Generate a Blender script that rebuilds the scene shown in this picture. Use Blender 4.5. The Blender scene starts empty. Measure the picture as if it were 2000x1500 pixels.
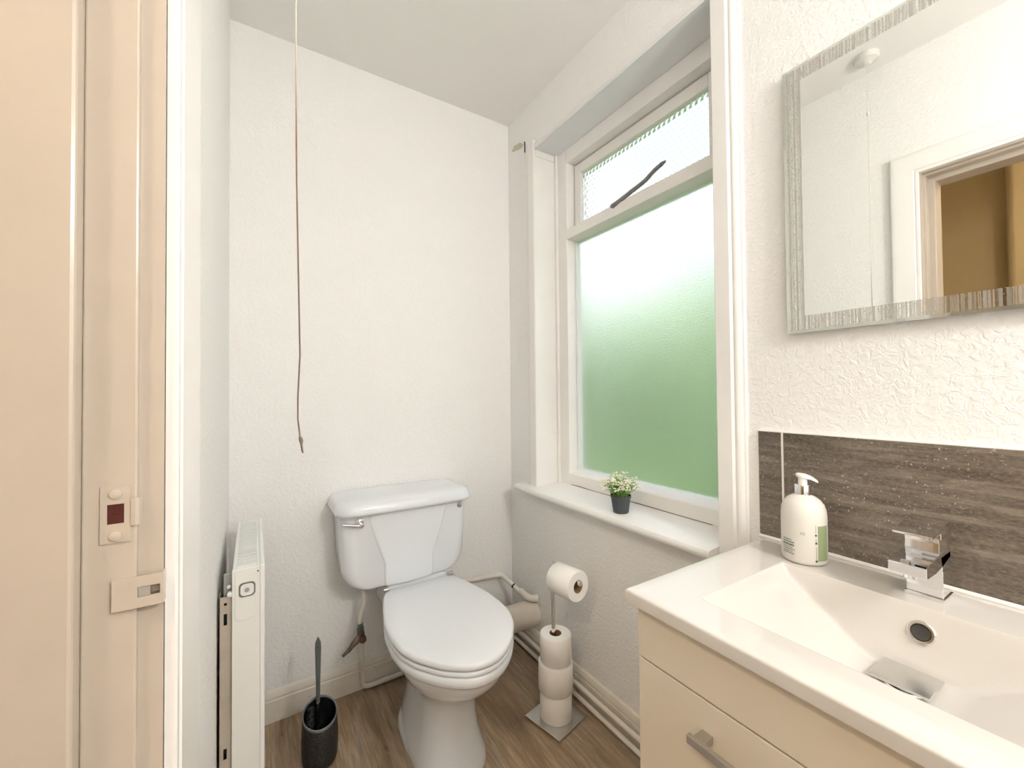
import bpy, bmesh, math, random
from mathutils import Vector, Matrix
sin, cos, pi = math.sin, math.cos, math.pi
rnd = random.Random(7)
scene = bpy.context.scene
COL = scene.collection

# ------------------------------------------------------------------ camera
CAM_H = 1.16
def cam_axes(yaw, pitch, roll):
    f = Vector((sin(yaw)*cos(pitch), cos(yaw)*cos(pitch), sin(pitch)))
    r = Vector((cos(yaw), -sin(yaw), 0)); d = f.cross(r)
    c, s = cos(roll), sin(roll)
    return c*r + s*d, -s*r + c*d, f
R_, D_, F_ = cam_axes(math.radians(31.99), math.radians(.9676), math.radians(.5196))
cd = bpy.data.cameras.new('camera'); cam = bpy.data.objects.new('camera', cd); COL.objects.link(cam)
U_ = -D_; B_ = -F_
cam.matrix_world = Matrix(((R_.x, U_.x, B_.x, 0), (R_.y, U_.y, B_.y, 0), (R_.z, U_.z, B_.z, CAM_H), (0, 0, 0, 1)))
cd.sensor_width = 36; cd.lens = 809.2*36/2000; cd.clip_start = .01
scene.camera = cam

# ------------------------------------------------------------------ sky and exposure
SKY = 2.2
FILL_LAMP = 83.0
HALL_FILL_LAMP = 150.0
w = bpy.data.worlds.new('world'); scene.world = w; w.use_nodes = True
nt = w.node_tree; bg = nt.nodes['Background']; bg.inputs[1].default_value = SKY
tc = nt.nodes.new('ShaderNodeTexCoord'); no = nt.nodes.new('ShaderNodeTexNoise'); no.inputs['Scale'].default_value = 3.2; no.inputs['Detail'].default_value = 4
nt.links.new(tc.outputs['Generated'], no.inputs['Vector'])
rp = nt.nodes.new('ShaderNodeValToRGB'); rp.color_ramp.elements[0].position = .40; rp.color_ramp.elements[0].color = (.40, .50, .62, 1)
rp.color_ramp.elements[1].position = .58; rp.color_ramp.elements[1].color = (1.0, 1.0, 1.0, 1)      # bright broken cloud all round
nt.links.new(no.outputs['Fac'], rp.inputs['Fac']); nt.links.new(rp.outputs['Color'], bg.inputs[0])
sd = bpy.data.lights.new('sun', 'SUN'); sd.energy = 6.8; sd.angle = math.radians(3); sd.color = (1, .97, .92)
so = bpy.data.objects.new('sun', sd); COL.objects.link(so); so.rotation_euler = Vector((.66, .25, -.71)).to_track_quat('-Z', 'Y').to_euler()   # from behind the house, onto the garden
scene.view_settings.view_transform = 'Standard'; scene.view_settings.look = 'None'
scene.view_settings.gamma = 1; scene.view_settings.use_curve_mapping = False
scene.view_settings.exposure = 0.12
scene.cycles.use_denoising = True
scene.cycles.use_adaptive_sampling = True; scene.cycles.adaptive_threshold = .08; scene.cycles.adaptive_min_samples = 16
scene.cycles.use_light_tree = False
scene.cycles.max_bounces = 7; scene.cycles.diffuse_bounces = 5; scene.cycles.glossy_bounces = 4
scene.cycles.transmission_bounces = 6; scene.cycles.caustics_refractive = True; scene.cycles.caustics_reflective = True
scene.cycles.sample_clamp_indirect = 8

# ------------------------------------------------------------------ materials
class N:
    def __init__(s, name):
        s.m = bpy.data.materials.new(name); s.m.use_nodes = True; s.t = s.m.node_tree
        s.b = s.t.nodes['Principled BSDF']; s.out = s.t.nodes['Material Output']
    def n(s, typ, **kw):
        x = s.t.nodes.new(typ)
        for k, v in kw.items():
            if k.startswith('i_'):
                key = k[2:]; key = int(key) if key.isdigit() else key.replace('_', ' ')
                x.inputs[key].default_value = v
            else: setattr(x, k, v)
        return x
    def l(s, a, b): s.t.links.new(a, b)
    def coord(s, scale=(1, 1, 1)):
        c = s.n('ShaderNodeTexCoord'); mp = s.n('ShaderNodeMapping'); mp.inputs['Scale'].default_value = scale
        g = s.n('ShaderNodeNewGeometry')
        s.l(g.outputs['Position'], mp.inputs['Vector']); return mp.outputs['Vector']
    def noise(s, vec, scale, detail=3, rough=.55, dist=0):
        x = s.n('ShaderNodeTexNoise'); x.inputs['Scale'].default_value = scale; x.inputs['Detail'].default_value = detail
        x.inputs['Roughness'].default_value = rough; x.inputs['Distortion'].default_value = dist
        s.l(vec, x.inputs['Vector']); return x.outputs['Fac']
    def ramp(s, fac, stops):
        x = s.n('ShaderNodeValToRGB'); e = x.color_ramp.elements
        while len(e) > 1: e.remove(e[0])
        e[0].position = stops[0][0]; e[0].color = (*stops[0][1], 1)
        for p, c in stops[1:]:
            k = e.new(p); k.color = (*c, 1)
        s.l(fac, x.inputs['Fac']); return x.outputs['Color']
    def mix(s, fac, a, b, mode='MIX'):
        x = s.n('ShaderNodeMix'); x.data_type = 'RGBA'; x.blend_type = mode
        for v, i in ((fac, 0), (a, 6), (b, 7)):
            if isinstance(v, (int, float)): x.inputs[i].default_value = v
            elif isinstance(v, tuple): x.inputs[i].default_value = (*v, 1)
            else: s.l(v, x.inputs[i])
        return x.outputs[2]
    def math(s, op, a, b=None, c=None):
        x = s.n('ShaderNodeMath'); x.operation = op
        for i, v in enumerate((a, b, c)):
            if v is None: continue
            if isinstance(v, (int, float)): x.inputs[i].default_value = v
            else: s.l(v, x.inputs[i])
        return x.outputs[0]
    def bump(s, h, strength, dist):
        x = s.n('ShaderNodeBump'); x.inputs['Strength'].default_value = strength; x.inputs['Distance'].default_value = dist
        s.l(h, x.inputs['Height']); s.l(x.outputs['Normal'], s.b.inputs['Normal']); return x
    def base(s, c):
        if isinstance(c, tuple): s.b.inputs['Base Color'].default_value = (*c, 1)
        else: s.l(c, s.b.inputs['Base Color'])
    def set(s, **kw):
        for k, v in kw.items(): s.b.inputs[k.replace('_', ' ')].default_value = v
        return s

def plain(name, col, rough=.5, metal=0, coat=0, var=0.0, **kw):
    x = N(name); x.set(Roughness=rough, Metallic=metal, Coat_Weight=coat, **kw)
    v = x.coord()
    if var:
        f = x.noise(v, 14, 4)
        x.base(x.ramp(f, [(.3, tuple(c*(1-var) for c in col)), (.7, tuple(min(1, c*(1+var*.4)) for c in col))]))
    else: x.base(col)
    return x

M = {}
def wallpaper(name, col, strength=.36):
    x = N(name); x.set(Roughness=.75); v = x.coord()
    a = x.noise(v, 75, 2, .6, .6); b = x.noise(v, 24, 1)
    h = x.math('ADD', x.ramp(a, [(.42, (0, 0, 0)), (.62, (1, 1, 1))]), x.math('MULTIPLY', b, .5))
    x.bump(h, strength, .0022)
    x.base(col); return x.m
M['wall'] = wallpaper('embossed_white_wallpaper', (.905, .893, .875))
M['ceiling'] = wallpaper('ceiling_paint', (.87, .855, .83), .08)
M['hall'] = wallpaper('tan_hall_paint', (.40, .29, .135), .08)
M['gloss'] = plain('white_gloss_paint', (.88, .86, .83), .28, var=.02).m
M['jamb'] = plain('shade_toned_cream_gloss', (.50, .435, .362), .20, var=.03).m  # cream frame paint darkened, the doorway's shade is put into the colour
M['sillp'] = plain('white_sill_paint', (.87, .86, .84), .3, var=.02).m
def skirt():
    x = N('worn_cream_skirting_paint'); x.set(Roughness=.45); v = x.coord()
    f = x.noise(v, 55, 5, .7); g = x.noise(v, 9, 4, .6)
    c = x.mix(x.ramp(g, [(.45, (0, 0, 0)), (.7, (.5, .5, .5))]), (.78, .73, .65), (.60, .53, .43))
    x.base(x.mix(x.ramp(f, [(.66, (0, 0, 0)), (.74, (.6, .6, .6))]), c, (.22, .16, .10))); x.bump(f, .2, .001); return x.m
M['skirt'] = skirt()
M['ceramic'] = plain('white_ceramic', (.82, .845, .872), .07, coat=.4).m
M['plastic'] = plain('white_plastic_seat', (.84, .855, .875), .16).m
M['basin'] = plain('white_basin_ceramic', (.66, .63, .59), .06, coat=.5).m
M['rad'] = plain('radiator_enamel', (.82, .81, .76), .3).m
M['radw'] = plain('radiator_white_enamel', (.87, .87, .85), .28).m
M['cab'] = plain('cream_gloss_laminate', (.735, .655, .535), .16, coat=.3).m
M['cabd'] = plain('cabinet_carcass', (.55, .47, .37), .4).m
M['chrome'] = plain('chrome', (.86, .86, .87), .05, 1).m
M['steel'] = plain('satin_steel', (.55, .53, .50), .3, 1).m
M['steelb'] = plain('brushed_chrome_plate', (.72, .72, .71), .22, 1).m
M['darkm'] = plain('dark_iron', (.035, .033, .03), .5).m
M['black'] = plain('black_void', (.012, .012, .012), .6).m
M['paint_pipe'] = plain('cream_painted_pipe', (.79, .74, .66), .38, var=.05).m
M['soil'] = plain('cream_soil_pipe', (.76, .70, .60), .5, var=.06).m
M['seal'] = plain('silicone_sealant', (.86, .84, .80), .4).m
M['galv'] = plain('galvanised_bracket', (.50, .44, .36), .5, .2, var=.15).m
M['grey'] = plain('grey_plastic', (.30, .30, .29), .45).m
M['stay'] = plain('worn_iron_stay', (.27, .26, .25), .35, .6, var=.25).m
def brass():
    x = N('corroded_brass_valve'); x.set(Roughness=.55, Metallic=.25); v = x.coord()
    x.base(x.ramp(x.noise(v, 70, 3), [(.35, (.10, .065, .045)), (.58, (.19, .13, .085)), (.72, (.13, .20, .15))])); x.bump(x.noise(v, 160, 3), .4, .001); return x.m
M['brass'] = brass()
M['verd'] = plain('verdigris_nut', (.14, .24, .19), .6, .2, var=.4).m
M['paper'] = plain('toilet_paper', (.87, .83, .77), .9).m
def paper_soft():
    x = N('quilted_toilet_paper'); x.set(Roughness=.95); v = x.coord()
    x.base((.91, .88, .835)); x.bump(x.noise(v, 130, 2), .25, .001); return x.m
M['paper'] = paper_soft()
M['paperend'] = plain('toilet_paper_end', (.93, .915, .885), .95).m
M['card'] = plain('cardboard_core', (.30, .17, .09), .9, var=.2).m
def speckle():
    x = N('speckled_black_plastic'); x.set(Roughness=.42); v = x.coord()
    f = x.noise(v, 420, 2, .6)
    x.base(x.ramp(f, [(.45, (.012, .012, .012)), (.62, (.05, .055, .05)), (.72, (.14, .15, .14))])); return x.m
M['speck'] = speckle()
M['blackgl'] = plain('black_plastic', (.010, .010, .011), .25).m
M['rim'] = plain('grey_plastic_rim', (.16, .165, .165), .35).m
M['handle'] = plain('grey_green_plastic', (.10, .115, .11), .35, var=.1).m
M['rose'] = plain('white_switch_plastic', (.72, .71, .68), .35).m
def cordm():
    x = N('pull_cord'); x.set(Roughness=.8); g = x.n('ShaderNodeNewGeometry'); s_ = x.n('ShaderNodeSeparateXYZ')
    x.l(g.outputs['Position'], s_.inputs[0])
    f = x.math('MULTIPLY_ADD', s_.outputs[2], -2.6, 4.35)          # cord is cleaner towards the ceiling, grubby below
    x.base(x.ramp(f, [(0, (.70, .62, .52)), (.45, (.24, .12, .06)), (1, (.17, .105, .075))])); return x.m
M['cord'] = cordm()
def floor():
    x = N('wood_effect_vinyl'); x.set(Roughness=.38)
    v = x.coord((9, 1.1, 1)); v2 = x.coord((60, 3.0, 1)); v3 = x.coord((1, 1, 1))
    a = x.noise(v, 1.0, 5, .62, 1.1); b = x.noise(v2, 1.0, 5, .7, .4); c = x.noise(v3, 260, 2)
    col = x.ramp(a, [(.28, (.26, .155, .08)), (.42, (.46, .305, .175)), (.55, (.58, .42, .27)), (.68, (.54, .44, .32)), (.8, (.64, .52, .38))])
    col = x.mix(x.ramp(b, [(.38, (.75, .75, .75)), (.60, (0, 0, 0))]), col, x.mix(.5, col, (.13, .085, .05)))
    # broad boards of warmer and greyer print
    s_ = x.n('ShaderNodeSeparateXYZ'); g = x.n('ShaderNodeNewGeometry'); x.l(g.outputs['Position'], s_.inputs[0])
    wn = x.n('ShaderNodeTexWhiteNoise', noise_dimensions='1D'); x.l(x.math('FLOOR', x.math('MULTIPLY', x.math('ADD', s_.outputs[0], .02), 6.6)), wn.inputs['W'])
    col = x.mix(x.math('MULTIPLY', wn.outputs['Value'], .6), col, x.mix(1.0, col, (.78, .84, .95), 'MULTIPLY'))
    fg = x.noise(x.coord((210, 9, 1)), 1.0, 4, .75, .3)
    col = x.mix(x.math('MULTIPLY', x.ramp(fg, [(.42, (1, 1, 1)), (.58, (0, 0, 0))]), .42), col, (.115, .075, .042))
    x.base(x.mix(x.math('MULTIPLY', c, .2), col, (.2, .14, .09))); x.bump(b, .12, .0006); return x.m
M['floor'] = floor()
def tile():
    x = N('travertine_tile_print'); x.set(Roughness=.30)
    v = x.coord((1, 2.2, 22)); v2 = x.coord((1, 7, 60)); v3 = x.coord()
    a = x.noise(v, 1.6, 6, .62, .9); b = x.noise(v2, 1.5, 4, .7, .3); c = x.noise(v3, 260, 2, .5)
    d = x.noise(v3, 6, 2)
    col = x.ramp(a, [(.30, (.055, .041, .030)), (.43, (.105, .081, .059)), (.55, (.165, .133, .102)), (.70, (.26, .222, .18))])
    col = x.mix(x.math('MULTIPLY', x.ramp(b, [(.38, (1, 1, 1)), (.58, (0, 0, 0))]), .68), col, (.060, .044, .032))
    fg = x.noise(x.coord((1, 120, 330)), 1.0, 3, .7)
    col = x.mix(x.math('MULTIPLY', x.ramp(fg, [(.40, (0, 0, 0)), (.68, (1, 1, 1))]), .32), col, (.33, .285, .235))
    sp = x.math('MULTIPLY', x.ramp(c, [(.66, (0, 0, 0)), (.72, (1, 1, 1))]), x.ramp(d, [(.42, (0, 0, 0)), (.58, (.8, .8, .8))]))
    x.base(x.mix(sp, col, (.62, .58, .52))); x.bump(b, .12, .0006); return x.m
M['tile'] = tile()
def mirror(): 
    x = N('mirror_silver'); x.set(Metallic=1, Roughness=.0); x.base((.92, .925, .91)); return x.m
M['mirror'] = mirror()
def etched():
    x = N('etched_stripe_mirror'); x.set(Metallic=1.0, Roughness=.04); g = x.n('ShaderNodeNewGeometry'); s_ = x.n('ShaderNodeSeparateXYZ'); x.l(g.outputs['Position'], s_.inputs[0])
    n1 = x.n('ShaderNodeTexNoise', noise_dimensions='1D'); n1.inputs['Scale'].default_value = 230; n1.inputs['Detail'].default_value = 4; n1.inputs['Roughness'].default_value = .75
    x.l(s_.outputs[1], n1.inputs['W'])
    stripe = x.ramp(n1.outputs['Fac'], [(.46, (0, 0, 0)), (.50, (1, 1, 1))])
    v = x.coord(); sp = x.ramp(x.noise(v, 420, 1), [(.60, (0, 0, 0)), (.64, (1, 1, 1))])
    mask = x.math('MAXIMUM', stripe, x.math('MULTIPLY', sp, .8))
    d = x.n('ShaderNodeBsdfDiffuse'); d.inputs[0].default_value = (.34, .32, .29, 1)
    x.base((.86, .86, .84))
    mx = x.n('ShaderNodeMixShader'); x.l(x.math('MULTIPLY', mask, .72), mx.inputs[0]); x.l(x.b.outputs[0], mx.inputs[1]); x.l(d.outputs[0], mx.inputs[2]); x.l(mx.outputs[0], x.out.inputs[0]); return x.m
M['etched'] = etched()
M['glassedge'] = plain('polished_glass_edge', (.72, .74, .70), .05, .75).m
def frosted(name, rough, bump, scale, ior=1.40):
    x = N(name); v = x.coord()
    x.set(Transmission_Weight=1.0, Roughness=rough, IOR=ior); x.base((.97, .985, .975))
    if bump: x.bump(x.noise(v, scale, 2), bump, .002)
    return x.m
M['frost'] = frosted('stippled_obscure_glass', .29, .6, 260)
M['pattern'] = frosted('dimpled_pattern_glass', .03, 0, 0)
M['bottle'] = N('pearl_white_bottle').set(Roughness=.28, Subsurface_Weight=0.0).m
M['bottle'].node_tree.nodes['Principled BSDF'].inputs['Base Color'].default_value = (.70, .675, .62, 1)
M['bottlew'] = plain('white_pump_plastic', (.80, .77, .73), .3).m
M['green'] = plain('sage_green_print', (.25, .30, .16), .4).m
M['ink'] = plain('dark_green_ink', (.045, .075, .055), .5).m
M['inkl'] = plain('pale_print_ink', (.45, .45, .40), .5).m
M['pot'] = plain('slate_grey_pot', (.055, .068, .075), .55, var=.15).m
M['soilm'] = plain('potting_soil', (.06, .04, .025), .95).m
def leafm(name, a, b):
    x = N(name); x.set(Roughness=.55); v = x.coord(); x.base(x.ramp(x.noise(v, 90, 2), [(.35, a), (.65, b)])); return x.m
M['leaf'] = leafm('artificial_leaf_green', (.14, .34, .05), (.36, .58, .14))
M['flower'] = leafm('cream_flower', (.80, .76, .58), (.88, .86, .76))
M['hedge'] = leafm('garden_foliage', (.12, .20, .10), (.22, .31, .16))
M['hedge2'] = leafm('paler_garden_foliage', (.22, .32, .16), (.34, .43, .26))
M['bark'] = plain('bark', (.12, .09, .06), .9).m
M['lawn'] = leafm('lawn_grass', (.16, .26, .10), (.24, .36, .15))
M['extwall'] = plain('outside_render', (.75, .73, .69), .9).m
def emit(name, col, s):
    x = N(name); x.base((.9, .88, .84)); x.b.inputs['Emission Color'].default_value = (*col, 1); x.b.inputs['Emission Strength'].default_value = s; return x.m
M['fillglow'] = emit('fill_globe_glow', (1.0, .98, .945), FILL_LAMP)
M['hallfillglow'] = emit('hall_fill_glow', (1.0, .88, .72), HALL_FILL_LAMP)

# ------------------------------------------------------------------ builders
ORG = {}
def empty(name, loc, label=None, cat=None, group=None, kind=None):
    o = bpy.data.objects.new(name, None); COL.objects.link(o); o.location = loc; o.empty_display_size = .05
    ORG[o.name] = Vector(loc); tag(o, label, cat, group, kind); return o
def tag(o, label=None, cat=None, group=None, kind=None):
    for k, v in (('label', label), ('category', cat), ('group', group), ('kind', kind)):
        if v: o[k] = v
    return o
class MB:
    def __init__(s): s.v = []; s.f = []
    def add(s, vs, fs):
        k = len(s.v); s.v += [Vector(p) for p in vs]; s.f += [tuple(i+k for i in q) for q in fs]; return s
    def box(s, x0, x1, y0, y1, z0, z1):
        vs = [(x, y, z) for x in (x0, x1) for y in (y0, y1) for z in (z0, z1)]
        return s.add(vs, [(0, 1, 3, 2), (4, 6, 7, 5), (0, 4, 5, 1), (2, 3, 7, 6), (0, 2, 6, 4), (1, 5, 7, 3)])
    def loft(s, rings, cap0=True, cap1=True, closed=True):
        n = len(rings[0]); vs = [p for r in rings for p in r]; fs = []
        for i in range(len(rings)-1):
            for j in range(n if closed else n-1):
                a, b = i*n+j, i*n+(j+1) % n; fs.append((a, b, b+n, a+n))
        if cap0: fs.append(tuple(reversed(range(n))))
        if cap1: fs.append(tuple(range((len(rings)-1)*n, len(rings)*n)))
        return s.add(vs, fs)
    def lathe(s, prof, org=(0, 0, 0), n=32, axis='Z', cap0=True, cap1=True):
        o = Vector(org); rings = []
        for r, h in prof:
            rg = []
            for k in range(n):
                a = 2*pi*k/n
                p = (r*cos(a), r*sin(a), h) if axis == 'Z' else ((h, r*cos(a), r*sin(a)) if axis == 'X' else (r*sin(a), h, r*cos(a)))
                rg.append(o+Vector(p))
            rings.append(rg)
        return s.loft(rings, cap0, cap1)
    def tube(s, path, r, n=12, cap=True):
        path = [Vector(p) for p in path]; rs = r if isinstance(r, (list, tuple)) else [r]*len(path)
        rings = []; up = None
        for i, p in enumerate(path):
            t = (path[min(i+1, len(path)-1)]-path[max(i-1, 0)]).normalized()
            if up is None:
                up = Vector((0, 0, 1)) if abs(t.z) < .9 else Vector((1, 0, 0))
            a = t.cross(up)
            a = a.normalized() if a.length > 1e-6 else t.orthogonal().normalized()
            b = a.cross(t).normalized(); up = b
            rings.append([p+rs[i]*(cos(2*pi*k/n)*a+sin(2*pi*k/n)*b) for k in range(n)])
        return s.loft(rings, cap, cap)
    def rot(s, m, org, start=0):
        o = Vector(org)
        for i in range(start, len(s.v)): s.v[i] = o+m@(s.v[i]-o)
        return s
    def build(s, name, mat, parent=None, smooth=40, bevel=0, seg=2, org=None, **tags):
        me = bpy.data.meshes.new(name)
        o = bpy.data.objects.new(name, me); COL.objects.link(o)
        if parent is not None:
            base = ORG[parent.name]; o.parent = parent
        else:
            base = Vector(org) if org is not None else Vector((0, 0, 0)); o.location = base
        ORG[o.name] = base
        me.from_pydata([tuple(p-base) for p in s.v], [], s.f); me.update()
        bm = bmesh.new(); bm.from_mesh(me); bmesh.ops.recalc_face_normals(bm, faces=bm.faces); bm.to_mesh(me); bm.free()
        me.materials.append(M[mat] if isinstance(mat, str) else mat)
        if smooth:
            me.polygons.foreach_set('use_smooth', [True]*len(me.polygons)); me.set_sharp_from_angle(angle=math.radians(smooth))
        if bevel:
            b = o.modifiers.new('bevel', 'BEVEL'); b.width = bevel; b.segments = seg; b.limit_method = 'ANGLE'; b.angle_limit = math.radians(40); b.harden_normals = False
        tag(o, tags.get('label'), tags.get('cat'), tags.get('group'), tags.get('kind')); return o
def arc(pts, r, n=6):
    """polyline with rounded corners"""
    P = [Vector(p) for p in pts]; out = [P[0]]
    for i in range(1, len(P)-1):
        a = (P[i-1]-P[i]); b = (P[i+1]-P[i]); d = min(r, a.length*.49, b.length*.49)
        p0 = P[i]+a.normalized()*d; p2 = P[i]+b.normalized()*d
        for k in range(n+1):
            t = k/n; out.append((1-t)**2*p0+2*t*(1-t)*P[i]+t*t*p2)
    out.append(P[-1]); return out
def ss(a, b, x):
    t = max(0, min(1, (x-a)/(b-a))); return t*t*(3-2*t)

XL, XW, YB, YF, ZC = -.07, 1.065, 1.72, -1.05, 2.465
# ------------------------------------------------------------------ room shell
MB().box(-1.35, XW, YF-.1, YB, -.05, 0).build('floor', 'floor', kind='structure', smooth=0, label='wood-effect vinyl floor with brown streaky grain')
MB().box(-1.35, XW+.25, YF-.1, YB+.1, ZC, ZC+.08).build('ceiling', 'ceiling', kind='structure', smooth=0, label='plain off-white painted ceiling')
MB().box(-1.35, XW+.25, YB, YB+.1, -.05, ZC).build('wall_back', 'wall', kind='structure', smooth=0, label='white embossed wallpaper wall behind the toilet')
MB().box(-.20, XW+.25, YF-.1, YF, -.05, ZC).build('wall_front', 'wall', kind='structure', smooth=0, label='white embossed wallpaper wall facing the toilet')
wy0, wy1, wz0, wz1, XO = .647, 1.479, .715, 2.225, 1.315
wo = .012                                            # wall opening is bigger than the lined reveal
(MB().box(XW, XO, YF, wy0-wo, -.05, ZC).box(XW, XO, wy1+wo, YB, -.05, ZC).box(XW, XO, wy0-wo, wy1+wo, -.05, wz0).box(XW, XO, wy0-wo, wy1+wo, wz1+wo, ZC)
 ).build('wall_right', 'wall', kind='structure', smooth=0, label='white embossed wallpaper wall with the window and mirror')
dy0, dy1, dz1 = -.345, .53, 2.006
(MB().box(-.20, XL, YF, dy0, -.05, ZC).box(-.20, XL, dy1, YB, -.05, ZC).box(-.20, XL, dy0, dy1, dz1, ZC)
 ).build('wall_left', 'wall', kind='structure', smooth=0, label='white wallpaper wall with the doorway and radiator')
MB().box(-1.35, -1.25, YF-.1, YB, 0, ZC).build('wall_hall', 'hall', kind='structure', smooth=0, label='tan painted hall wall seen through the doorway in the mirror')
MB().box(-1.25, -.20, YF-.1, YF, 0, ZC).build('wall_hall_end', 'hall', kind='structure', smooth=0, label='tan painted end wall of the hall')
MB().box(-1.25, -1.13, -.30, .440, 0, ZC).build('trim_1', 'hall', kind='structure', bevel=.03, seg=4, label='rounded tan chimney corner on the hall wall')

# skirting boards
def board(name, prof, a, b, axis, label):
    """prof: (offset from the wall, z) ; runs along an axis between a and b"""
    m = MB()
    if axis == 'X': m.loft([[(t, YB-d, z) for d, z in prof] for t in (a, b)])
    elif axis == 'Y+': m.loft([[(XW-d, t, z) for d, z in prof] for t in (a, b)])
    else: m.loft([[(XL+d, t, z) for d, z in prof] for t in (a, b)])
    return m.build(name, 'skirt', kind='structure', smooth=25, label=label)
PR = [(0, 0), (.014, 0), (.015, .074), (.0125, .079), (.014, .083), (.013, .094), (.008, .104), (0, .108)]
board('baseboard_back', PR, XL, XW, 'X', 'worn cream painted skirting board behind the toilet')
board('baseboard_right', [(d, z*.96) for d, z in PR], .5, YB-.015, 'Y+', 'worn cream painted skirting board under the window')
board('baseboard_left', PR, .60, YB-.015, 'Y-', 'cream painted skirting board under the radiator')

# ------------------------------------------------------------------ doorway
door = empty('door_1', (XL, .094, 0), 'cream painted door frame with moulded architrave at the left edge', kind='structure')
DC, DCZ = .188, 1.95
def door_sweep(prof, yin, zin):
    """prof (d outwards from the opening, X); mitred round the opening"""
    rings = [[(x, yin+d, 0) for d, x in prof], [(x, yin+d, zin+d) for d, x in prof],
             [(x, DC-yin-d, zin+d) for d, x in prof], [(x, DC-yin-d, 0) for d, x in prof]]
    return MB().loft(rings)
door_sweep([(0, -.1235), (0, -.20), (.054, -.20), (.054, -.1235)], .474, 1.95).build('door_stop', 'jamb', door, smooth=0, bevel=.003)
door_sweep([(0, -.0878), (0, -.1235), (.036, -.1235), (.036, -.0878)], .492, 1.968).build('door_lining', 'jamb', door, smooth=0, bevel=.0015)
door_sweep([(0, -.0705), (0, -.0878), (.028, -.0878), (.028, -.0705)], .50, 1.976).build('lining_edge', 'jamb', door, smooth=0)
door_sweep([(0, -.07), (0, -.0625), (.002, -.0605), (.009, -.0600), (.012, -.0615), (.015, -.0585), (.030, -.0565), (.045, -.0535), (.058, -.0510), (.066, -.0500), (.076, -.0500), (.080, -.0520), (.082, -.056), (.082, -.07)], .505, 1.981
           ).build('architrave', 'gloss', door, smooth=30)
# strike plate with a latch hole
YJ = .492
zc0, zc1 = 1.031, 1.080
sp = MB()
xa, xb = -.1115, -.0915
hx0, hx1, hz0, hz1 = -.1070, -.0960, 1.0475, 1.0645
sp.box(xa, hx0, YJ-.0012, YJ, zc0, zc1).box(hx1, xb, YJ-.0012, YJ, zc0, zc1).box(hx0, hx1, YJ-.0012, YJ, zc0, hz0).box(hx0, hx1, YJ-.0012, YJ, hz1, zc1)
# curled lip towards the room
lip = [(xb, YJ-.0022), (-.0885, YJ-.0026), (-.0862, YJ-.0010), (-.0850, YJ+.0035), (-.0866, YJ+.0035), (-.0872, YJ-.0002), (-.0888, YJ-.0010), (xb, YJ-.0006)]
sp.loft([[(x, y, z) for x, y in lip] for z in (1.0445, 1.0685)])
stp = sp.build('strike_plate', 'jamb', door, smooth=30, label='painted-over strike plate with a dark latch hole')
MB().box(hx0, hx1, YJ-.0006, YJ-.0002, hz0, hz1).build('latch_hole', plain('dark_red_wood', (.075, .012, .008), .5, var=.5).m, stp, smooth=0, label='dark red latch hole')
MB().lathe([(.0042, 0), (.0042, -.0012), (.002, -.0018)], (-.1015, YJ-.0012, 1.0735), 16, 'Y').build('screw_head', 'jamb', stp)
MB().lathe([(.0042, 0), (.0042, -.0012), (.002, -.0018)], (-.1015, YJ-.0012, 1.0370), 16, 'Y').build('screw_head', 'jamb', stp)
# surface keep for a bolt, bridging the step
kp = MB(); k0, k1 = .9715, .9985
kp.box(-.1035, -.0685, YJ-.0030, YJ-.0010, k0, .9805).box(-.1035, -.0865, YJ-.0030, YJ-.0010, .9805, .9895).box(-.1035, -.0685, YJ-.0030, YJ-.0010, .9895, k1).box(-.0712, -.0685, YJ-.0030, YJ-.0010, .9805, .9895)
kp.box(-.0700, -.0685, YJ-.0010, .4998, k0, k1)
keep = kp.build('bolt_keep', 'jamb', door, smooth=0, label='painted keep plate for a door bolt')
MB().box(-.0862, -.0778, YJ-.0026, YJ-.0012, .9808, .9892).build('bolt_socket', plain('bare_metal_socket', (.42, .39, .35), .4, .3).m, keep, smooth=0, label='bare grey metal socket')
MB().box(-.0776, -.0714, YJ-.0012, YJ-.0009, .9825, .9880).build('socket_shadow', plain('shade_dark_recess', (.16, .13, .10), .7).m, keep, smooth=0)  # dark sheet paints the shade inside the keep's opening

# ------------------------------------------------------------------ window
win = empty('window_1', (XW, 1.063, wz0), 'white painted window with frosted lower pane and patterned fanlight', kind='structure')
XF, XS, XG = 1.170, 1.213, 1.226          # frame face, fanlight sash face, lower glass
# reveal linings
MB().box(XW-.018, XO, wy1-.001, wy1+.0115, .717, wz1+.0115).build('reveal_board', 'gloss', win, smooth=0)
MB().box(XW-.018, XO, wy0-.0115, wy0+.001, .717, wz1+.0115).build('reveal_board', 'gloss', win, smooth=0)
MB().box(XW-.0175, XO, wy0+.001, wy1-.001, wz1, wz1+.0113).build('soffit_board', plain('cool_white_soffit_paint', (.78, .79, .80), .5).m, win, smooth=0)
CP = [(0, 0), (0, .0195), (.002, .021), (.040, .021), (.0435, .0185), (.046, .0150), (.049, .0165), (.054, .0165), (.060, .0135), (.065, .0085), (.069, .0075), (.072, .0045), (.072, 0)]
MB().loft([[(XW-h, wy0-d, z) for d, h in CP] for z in (.715, ZC)]).build('casing', 'gloss', win, smooth=30)
MB().loft([[(XW-h, wy1+d, z) for d, h in CP] for z in (.735, wz1+.045)]).build('casing', 'gloss', win, smooth=30)
HP = [(0, 0), (0, .016), (.004, .018), (.016, .017), (.020, .008), (.030, .005), (.032, 0)]
MB().loft([[(XW-h, y, wz1+.0118+d*.8) for d, h in HP] for y in (wy0, wy1+.03)]).build('head_bead', 'gloss', win, smooth=30)
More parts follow.
